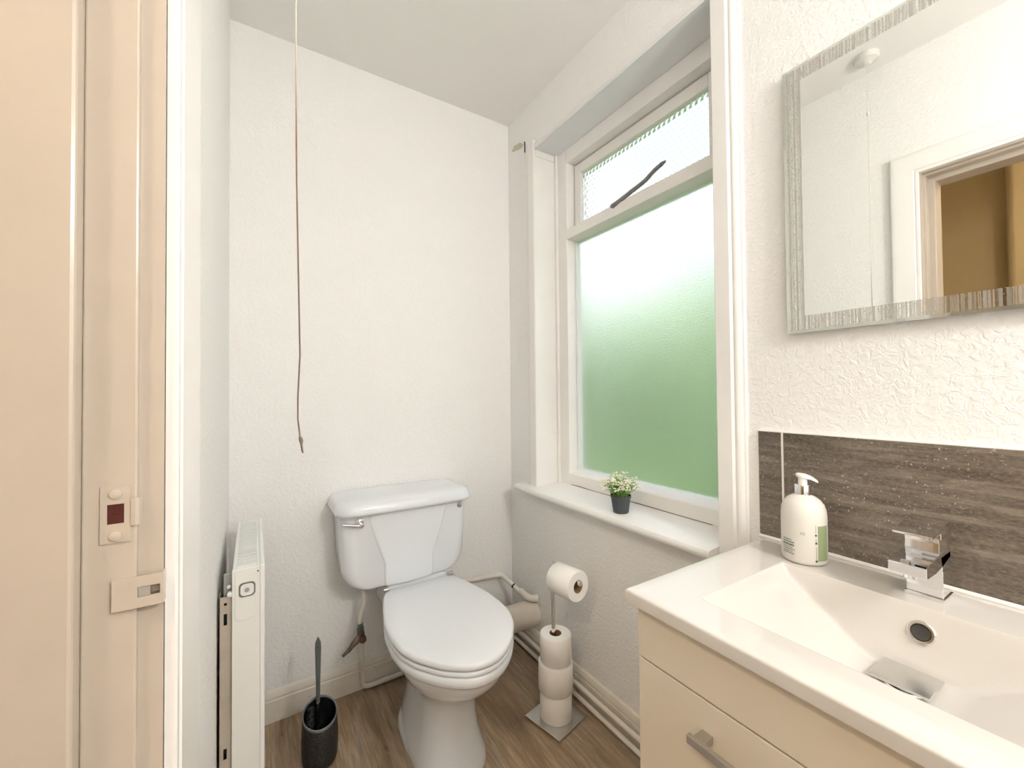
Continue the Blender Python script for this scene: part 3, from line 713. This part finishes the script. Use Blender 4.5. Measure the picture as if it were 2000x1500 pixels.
MB().lathe([(.004, .05), (.012, .046), (.0135, .040), (.005, .036)], (hx, hy-.012, .02), 16).build('drip_collar', 'chrome', br)
bm_ = MB()
for i in range(260):
    a = rnd.uniform(0, 2*pi); z = rnd.uniform(.10, .168); r1 = rnd.uniform(.018, .026)
    c0 = Vector((hx-.022, hy-.004, z)); d = Vector((cos(a), sin(a), rnd.uniform(-.25, .35)))*r1*.62
    bm_.add([c0+Vector((0, 0, .0005)), c0-Vector((0, 0, .0005)), c0+d], [(0, 1, 2)])
bm_.build('bristles', 'handle', br, smooth=0)

# ------------------------------------------------------------------ toilet roll stand and rolls
SX, SY = .913, 1.186
stand = empty('toilet_roll_stand', (SX, SY, 0), 'chrome toilet roll stand with square base plate and side arm', 'toilet roll stand')
rz = Matrix.Rotation(math.radians(13), 3, 'Z')
MB().box(SX-.078, SX+.078, SY-.078, SY+.078, .002, .010).rot(rz, (SX, SY, 0)).build('base_plate', 'steelb', stand, smooth=0, bevel=.0015)
MB().box(SX-.070, SX+.070, SY-.070, SY+.070, 0, .002).rot(rz, (SX, SY, 0)).build('rubber_pad', 'black', stand, smooth=0)
PX_, PY_ = SX-.004, SY+.004
MB().lathe([(.0075, .010), (.0075, .545), (.006, .549), (.001, .550)], (PX_, PY_, 0), 16).build('pole', 'chrome', stand)
ax = Vector((.014, -.128, .004))
a0 = Vector((PX_, PY_, .513))
MB().tube([a0, a0+ax*.5, a0+ax], .0075, 14).build('arm', 'chrome', stand)
MB().tube([a0+ax*.985, a0+ax*1.02], [.0095, .0085], 16).build('arm_end', 'steelb', stand)
def roll(loc, r, h, axis, label, rc=.0205, dents=0, seed=1):
    """paper body standing on loc with a cardboard core"""
    t = empty('toilet_roll', loc, label, 'toilet roll', 'toilet rolls on the stand'); rn = random.Random(seed); n = 48
    L = Vector(loc); az = axis.normalized(); u = az.orthogonal().normalized()
    if abs(az.z) > .9: u = Vector((1, 0, 0))
    v = az.cross(u).normalized()
    ph = [rn.uniform(0, 6.28) for _ in range(3)]
    def ring(rad, hh, d=1.0): return [L+az*hh+rad*(1+d*dents*(sin(2*(2*pi*k/n)+ph[0])+.5*sin(3*2*pi*k/n+ph[1])))*(cos(2*pi*k/n)*u+sin(2*pi*k/n)*v) for k in range(n)]
    b = MB().loft([ring(r-.003, 0), ring(r, .003), ring(r, h*.5), ring(r, h-.003), ring(r-.003, h)], False, False).build('paper', 'paper', t, smooth=50)
    MB().loft([ring(r-.003, h), ring(rc+.001, h-.0005, .3)], False, False).build('paper_end', 'paperend', t, smooth=0)
    MB().loft([ring(r-.003, 0), ring(rc+.001, .0005, .3)], False, False).build('paper_end', 'paperend', t, smooth=0)
    MB().loft([ring(rc+.001, h-.0005, .3), ring(rc-.0015, h-.002, .3), ring(rc-.0015, .002, .3), ring(rc+.001, .0005, .3)], False, False).build('core', 'card', t, smooth=50)
    return t, ring
Z = Vector((0, 0, 1))
roll((SX-.001, SY-.001, .0105), .0565, .0955, Z, 'bottom toilet roll of the stack standing on the chrome plate', dents=.006, seed=2)
roll((SX-.003, SY-.002, .1065), .0605, .0975, Z+Vector((.010, -.004, 0)), 'middle toilet roll of the stack, bulging a little', dents=.01, seed=5)
t3, rg3 = roll((SX+.001, SY-.001, .2045), .0555, .0945, Z+Vector((-.01, .004, 0)), 'topmost toilet roll of the upright stack', dents=.004, seed=9)
# loose sheet edge on the top roll
MB().add([rg3(.0561, .094)[39], rg3(.0561, .003)[39], rg3(.0572, .003)[40], rg3(.0572, .094)[40], rg3(.0560, .003)[41], rg3(.0560, .094)[41]], [(0, 1, 2, 3), (3, 2, 4, 5)]).build('sheet_edge', 'paperend', t3, smooth=0)
axn = ax.normalized()
roll(tuple(a0+axn*.016+Vector((0, 0, -.013))), .0515, .105, axn, 'toilet roll hanging on the arm of the stand', dents=.003, seed=12)

# ------------------------------------------------------------------ vanity cabinet
VY0, VY1, VX0 = -.052, .522, .590
cab = empty('vanity_cabinet', (.82, .235, 0), 'cream gloss vanity cabinet with drawer under the basin', 'cabinet')
MB().box(VX0+.02, XW-.002, VY1-.016, VY1, .08, .778).build('side_panel', 'cab', cab, smooth=0, bevel=.001)
MB().box(VX0+.02, XW-.002, VY0, VY0+.016, .08, .778).build('side_panel', 'cab', cab, smooth=0, bevel=.001)
MB().box(VX0+.02, XW-.002, VY0+.016, VY1-.016, .08, .096).build('bottom_panel', 'cabd', cab, smooth=0)
MB().box(VX0+.019, VX0+.035, VY0+.016, VY1-.016, .655, .70).build('front_rail', 'black', cab, smooth=0)
MB().box(VX0+.05, XW-.05, VY0+.01, VY1-.01, 0, .08).build('plinth', 'cab', cab, smooth=0)
MB().box(VX0, VX0+.018, VY0, VY1, .6835, .7785).build('top_fascia', 'cab', cab, smooth=0, bevel=.0012)
def drawer(z0, z1):
    d = MB().box(VX0, VX0+.018, VY0, VY1, z0, z1).build('drawer_front', 'cab', cab, smooth=0, bevel=.0012)
    hz = z1-.052
    h = MB().box(VX0-.030, VX0-.022, .065, .405, hz-.0065, hz+.0065)
    hb = h.build('handle', 'steel', d, smooth=0, bevel=.0008)
    for y in (.072, .380):
        MB().box(VX0-.0221, VX0, y, y+.018, hz-.0065, hz+.0065).build('handle_post', 'steel', d, smooth=0, bevel=.001)
    return d
drawer(.385, .6805); drawer(.086, .382)

# ------------------------------------------------------------------ basin
BX0, BX1, BY0, BY1, BZ = .572, 1.058, -.067, .537, .800
bas = empty('basin', (.815, .235, .78), 'white rectangular ceramic basin set on the cream cabinet', 'basin')
ix0, ix1, iy0, iy1 = .652, .932, .030, .440
yc, hyw = (iy0+iy1)/2, (iy1-iy0)/2
def depth(x, y):
    if not (ix0 < x < ix1 and iy0 < y < iy1): return 0
    u = abs(y-yc)/hyw
    ramp = min(1, (1-u)*1.30); ramp = ramp-.12*max(0, ramp-.55)**2*4
    e = .0045
    a = .104*ramp*(1-.0*u)
    back = (ix1-x)*2.6+.012*ss(0, .02, ix1-x); front = (x-ix0)*1.05+.006*ss(0, .02, x-ix0)
    endw = (hyw-abs(y-yc))*.62+.010*ss(0, .015, hyw-abs(y-yc))
    k = .012
    def smin(p, q):
        h = max(0, min(1, .5+.5*(q-p)/k)); return q*(1-h)+p*h-k*h*(1-h)
    d = smin(smin(back, front), smin(endw, .102+.0*a))
    return max(0, d)*ss(0, .004, min(ix1-x, x-ix0, iy1-y, y-iy0)+.0012)
def grid(a, b, i0, i1, n):
    g = [a, a+.0006, a+.0018, a+.004]
    g += [a+.004+(i0-.006-a-.004)*t/5 for t in range(1, 6)]
    g += [i0-.002, i0, i0+.0012, i0+.0028, i0+.005, i0+.008]
    g += [i0+.008+(i1-i0-.016)*t/n for t in range(1, n+1)]
    g += [i1-.005, i1-.0028, i1-.0012, i1, i1+.002]
    g += [i1+.002+(b-.004-i1-.002)*t/5 for t in range(1, 6)]
    g += [b-.0018, b-.0006, b]
    return g
gx = grid(BX0, BX1, ix0, ix1, 70); gy = grid(BY0, BY1, iy0, iy1, 90)
def edge(x, y):
    r = .004; dx = max(0, r-(x-BX0), r-(BX1-x)); dy = max(0, r-(y-BY0), r-(BY1-y)); q = min(1, math.hypot(dx, dy)/r)
    return r*(1-math.sqrt(max(0, 1-q*q)))
vs = []; nx, ny_ = len(gx), len(gy)
for x in gx:
    for y in gy: vs.append((x, y, BZ-edge(x, y)-depth(x, y)))
fcs = [(i*ny_+j, i*ny_+j+1, (i+1)*ny_+j+1, (i+1)*ny_+j) for i in range(nx-1) for j in range(ny_-1)]
per = [i*ny_ for i in range(nx)]+[(nx-1)*ny_+j for j in range(1, ny_)]+[i*ny_+ny_-1 for i in range(nx-2, -1, -1)]+[j for j in range(ny_-2, 0, -1)]
b0 = len(vs); vs += [(vs[i][0], vs[i][1], BZ-.0215) for i in per]; npr = len(per)
fcs += [(per[i], per[(i+1) % npr], b0+(i+1) % npr, b0+i) for i in range(npr)]
b1 = len(vs)
for i in per:
    x, y, _ = vs[i]; vs.append((min(max(x, BX0+.012), BX1-.012), min(max(y, BY0+.012), BY1-.012), BZ-.0225))
fcs += [(b0+i, b0+(i+1) % npr, b1+(i+1) % npr, b1+i) for i in range(npr)]
MB().add(vs, fcs).build('bowl', 'basin', bas, smooth=55)
# overflow ring on the back slope
def on_back(y, z):  # x on the back slope for a given z
    x = ix1
    while x > ix0 and BZ-depth(x, y) > z: x -= .0004
    return x
oz = .762; ox = on_back(.226, oz); nrm = Vector((-.93, 0, .36)).normalized()
ov = MB().lathe([(.0175, -.002), (.0178, .002), (.0160, .0040), (.0130, .0040), (.0120, .0015), (.0115, -.004)], (0, 0, 0), 32, 'Z', False, False)
q_ = Vector((0, 0, 1)).rotation_difference(nrm).to_matrix()
for i in range(len(ov.v)): ov.v[i] = q_@ov.v[i]+Vector((ox, .226, oz))
ovr = ov.build('overflow_ring', 'chrome', bas)
hole = MB().lathe([(.0118, -.003), (.0118, .0002), (.001, .0003)], (0, 0, 0), 24)
for i in range(len(hole.v)): hole.v[i] = q_@hole.v[i]+Vector((ox, .226, oz))+nrm*.0016
hole.build('overflow_hole', 'darkm', ovr)
# waste cover plate
wc = MB().box(.822, .893, .194, .266, .7085, .7125).build('waste_cover', 'steelb', bas, smooth=0, bevel=.0015, seg=3, label='square chrome waste cover plate')
MB().lathe([(.014, 0), (.014, .011)], (.857, .230, .698), 20).build('waste_stem', 'chrome', wc)
MB().lathe([(.027, 0), (.026, .0025), (.018, .003)], (.857, .230, .6985), 28).build('waste_flange', 'chrome', wc)
# sealant along the splashback
MB().tube([(1.054, BY0, .8015), (1.054, .546, .8015)], .0045, 8).build('sealant_bead', 'seal', bas)

# ------------------------------------------------------------------ tap
tap = empty('basin_tap', (.998, .234, BZ), 'square chrome mixer tap on the back of the basin', 'tap')
ty0, ty1 = .211, .258
MB().box(.972, 1.026, ty0-.002, ty1+.002, BZ, BZ+.006).build('base_plate', 'chrome', tap, smooth=0, bevel=.001)
MB().loft([[(x, y, z) for y, x in ((ty0, xf), (ty1, xf), (ty1, xb), (ty0, xb))] for xf, xb, z in ((.976, 1.016, BZ+.006), (.974, 1.018, BZ+.055), (.968, 1.022, BZ+.070), (.966, 1.022, BZ+.078))]).build('body', 'chrome', tap, smooth=0, bevel=.0012)
sprof = [(.892, BZ+.058), (.892, BZ+.075), (.905, BZ+.0785), (.945, BZ+.081), (1.020, BZ+.088), (1.020, BZ+.068), (.975, BZ+.060), (.940, BZ+.057)]
MB().loft([[(x, y, z) for x, z in sprof] for y in (ty0, ty1)]).build('spout', 'chrome', tap, smooth=0, bevel=.001)
MB().lathe([(.0085, 0), (.0085, -.008), (.0065, -.009)], (.908, .2345, BZ+.0585), 18).build('aerator', 'chrome', tap)
MB().loft([[(x, y, z) for y, x in ((ty0+.002, xf), (ty1-.002, xf), (ty1-.002, xb), (ty0+.002, xb))] for xf, xb, z in ((.966, 1.018, BZ+.083), (.968, 1.018, BZ+.098), (.967, 1.018, BZ+.0985), (.966, 1.018, BZ+.106))]).build('cartridge_block', 'chrome', tap, smooth=0, bevel=.0008)
lprof = [(.918, BZ+.116), (.918, BZ+.1195), (.960, BZ+.125), (1.015, BZ+.131), (1.020, BZ+.126), (1.020, BZ+.106), (.966, BZ+.106), (.966, BZ+.1165)]
MB().loft([[(x, y, z) for x, z in lprof] for y in (ty0-.001, ty1+.001)]).build('lever', 'chrome', tap, smooth=0, bevel=.0008)

# ------------------------------------------------------------------ soap bottle
SXB, SYB, SR = .984, .4205, .0405
bot = empty('soap_bottle', (SXB, SYB, BZ), 'pearly white soap dispenser bottle with pump beside the tiles', 'soap dispenser')
MB().lathe([(.034, 0), (.0385, .0025), (.0405, .008), (.0405, .098), (.0395, .108), (.036, .119), (.030, .1275), (.022, .1335), (.016, .136), (.015, .138)], (SXB, SYB, BZ), 56).build('bottle_body', 'bottle', bot, smooth=60)
MB().lathe([(.0148, .136), (.0150, .137), (.0150, .157), (.0140, .1585), (.009, .159)], (SXB, SYB, BZ), 36).build('collar', 'chrome', bot, smooth=40)
MB().lathe([(.0085, .158), (.0082, .168), (.0080, .172)], (SXB, SYB, BZ), 24).build('pump_stem', 'bottlew', bot)
hd = Vector((.2, -.98, 0)).normalized(); pr = Vector((-hd.y, hd.x, 0))
c0 = Vector((SXB, SYB, BZ))
def hring2(t, wd, z0, z1): return [c0+hd*t+pr*wd*a+Vector((0, 0, z0+(z1-z0)*b)) for a, b in ((-1, .2), (-.8, .8), (-.3, 1), (.3, 1), (.8, .8), (1, .2), (.5, 0), (-.5, 0))]
MB().loft([hring2(-.0125, .004, .176, .1795), hring2(-.008, .0085, .171, .181), hring2(.004, .009, .170, .1805), hring2(.015, .0065, .169, .1765), hring2(.024, .0042, .1655, .1705), hring2(.0265, .003, .1645, .1675)]).build('pump_head', 'bottlew', bot, smooth=60)
def patch(m, a0, a1, z0, z1, r=SR+.0003, n=8):
    """curved print patch on the bottle; angle measured from the direction facing the camera"""
    base = math.atan2(-SYB, -SXB); k = len(m.v)
    rings = [[(SXB+r*cos(base+a0+(a1-a0)*i/n), SYB+r*sin(base+a0+(a1-a0)*i/n), BZ+z) for i in range(n+1)] for z in (z0, z1)]
    m.loft(rings, False, False, closed=False)
# green panel towards the right, with small dark marks
g = MB(); patch(g, .60, 1.24, .012, .082); g.build('green_panel', 'green', bot, smooth=60, label='sage green printed panel')
g = MB()
for z0, z1, a0, a1 in ((.010, .014, .47, .58), (.014, .040, .515, .535), (.046, .050, .47, .57), (.062, .0655, .46, .56), (.050, .057, .505, .525), (.066, .084, .50, .515)): patch(g, a0, a1, z0, z1, n=2)
g.build('dark_print', 'ink', bot, smooth=0, label='small dark upright printed lettering')
g = MB()
zz = .048
for ln, (h_, a1) in enumerate(((.0018, -.55), (.0022, -.42), (.0036, -.44), (.0014, -.5), (.0014, -.4), (.0014, -.5), (.0016, -.42))):
    a = -1.05
    while a < a1:
        wdt = rnd.uniform(.03, .09); patch(g, a, min(a+wdt, a1), zz-h_, zz, n=2); a += wdt+.018
    zz -= h_+.0026
g.build('small_print', 'ink', bot, smooth=0, label='lines of tiny dark lettering')
g = MB()
for i in range(4): patch(g, -.16+.055*i, -.16+.055*i+.04, .062, .068, n=2)
g.build('faint_print', 'inkl', bot, smooth=0, label='faint pale lettering')

# ------------------------------------------------------------------ splashback tiles
spl = empty('splashback', (1.06, .24, BZ), 'brown travertine-look tile splashback above the basin', 'splashback')
tz0, tz1 = BZ+.004, 1.056
for y0, y1 in ((.4955, .547), (.0905, .4905), (-.067, .0880)):
    MB().box(1.0555, 1.0645, y0, y1, tz0, tz1).build('tile', 'tile', spl, smooth=0, bevel=.0008)
MB().box(1.0565, 1.0648, -.067, .5485, tz0-.002, tz1+.002).build('grout', 'seal', spl, smooth=0)

# ------------------------------------------------------------------ mirror
MY0, MY1, MZ0, MZ1, MX = .005, .4735, 1.2855, 1.8935, 1.047
mir = empty('wall_mirror', (1.056, .24, MZ0), 'rectangular frameless mirror with a striped etched border', 'mirror')
bev = .007; bw = .037
MB().box(MX+.006, XW-.001, MY0+.03, MY1-.012, MZ0+.012, MZ1-.012).build('backing', 'grey', mir, smooth=0)
def rect(x, o): return [(x, MY1-o, MZ0+o), (x, MY0+o, MZ0+o), (x, MY0+o, MZ1-o), (x, MY1-o, MZ1-o)]
MB().loft([rect(MX+.006, 0), rect(MX+.0018, 0), rect(MX, bev)], True, False).build('bevelled_edge', 'glassedge', mir, smooth=0)
MB().loft([rect(MX, bev), rect(MX, bw)], False, False).build('etched_border', 'etched', mir, smooth=0, label='silver border etched with fine vertical stripes')
MB().add(rect(MX, bw), [(0, 1, 2, 3)]).build('mirror_glass', 'mirror', mir, smooth=0)

# ------------------------------------------------------------------ potted plant on the sill
PX2, PY2, PZ2 = 1.062, 1.008, .7455
pp = empty('potted_plant', (PX2, PY2, PZ2), 'small artificial flowering plant in a dark grey pot on the sill', 'plant')
MB().lathe([(.0245, 0), (.0258, .001), (.0325, .050), (.0342, .0505), (.0345, .058), (.0325, .0585), (.0315, .050)], (PX2, PY2, PZ2), 36, cap1=False).build('pot', 'pot', pp, smooth=40)
MB().lathe([(.0318, .049), (.018, .051), (.001, .052)], (PX2, PY2, PZ2), 24, cap0=False).build('soil', 'soilm', pp)
lf = MB(); fl = MB(); r = random.Random(21)
for i in range(150):
    a = r.uniform(0, 2*pi); sp_ = r.uniform(.1, 1)**.8; hgt = r.uniform(.036, .078)*(1.12-.35*sp_)
    p0 = Vector((PX2+.022*sp_*cos(a), PY2+.022*sp_*sin(a), PZ2+.050)); p2 = Vector((PX2+.062*sp_*cos(a), PY2+.062*sp_*sin(a), PZ2+.050+hgt)); p1 = (p0+p2)/2+Vector((-.006*cos(a), -.006*sin(a), .006))
    path = [(1-t)**2*p0+2*t*(1-t)*p1+t*t*p2 for t in (0, .33, .66, 1)]
    lf.tube(path, .0006, 4, False)
    for t in (.35, .5, .65, .8, .92):
        c = (1-t)**2*p0+2*t*(1-t)*p1+t*t*p2; d = Vector((r.gauss(0, 1), r.gauss(0, 1), r.uniform(.1, 1))).normalized(); s_ = r.uniform(.006, .0105); b = d.orthogonal().normalized()
        lf.add([c, c+d*s_*.5+b*s_*.22, c+d*s_, c+d*s_*.5-b*s_*.22], [(0, 1, 2, 3)])
    if i % 3 == 0 or sp_ > .82:
        for q in range(6):
            c = p2+Vector((r.uniform(-1, 1), r.uniform(-1, 1), r.uniform(-.4, 1)))*.0075; s_ = r.uniform(.0024, .0042)
            fl.lathe([(s_*.2, -s_*.6), (s_, 0), (s_*.6, s_*.6), (s_*.1, s_*.8)], c, 6)
lf.build('foliage', 'leaf', pp, smooth=0, label='fine bright green foliage')
fl.build('flowers', 'flower', pp, smooth=0, label='tiny cream flowers')
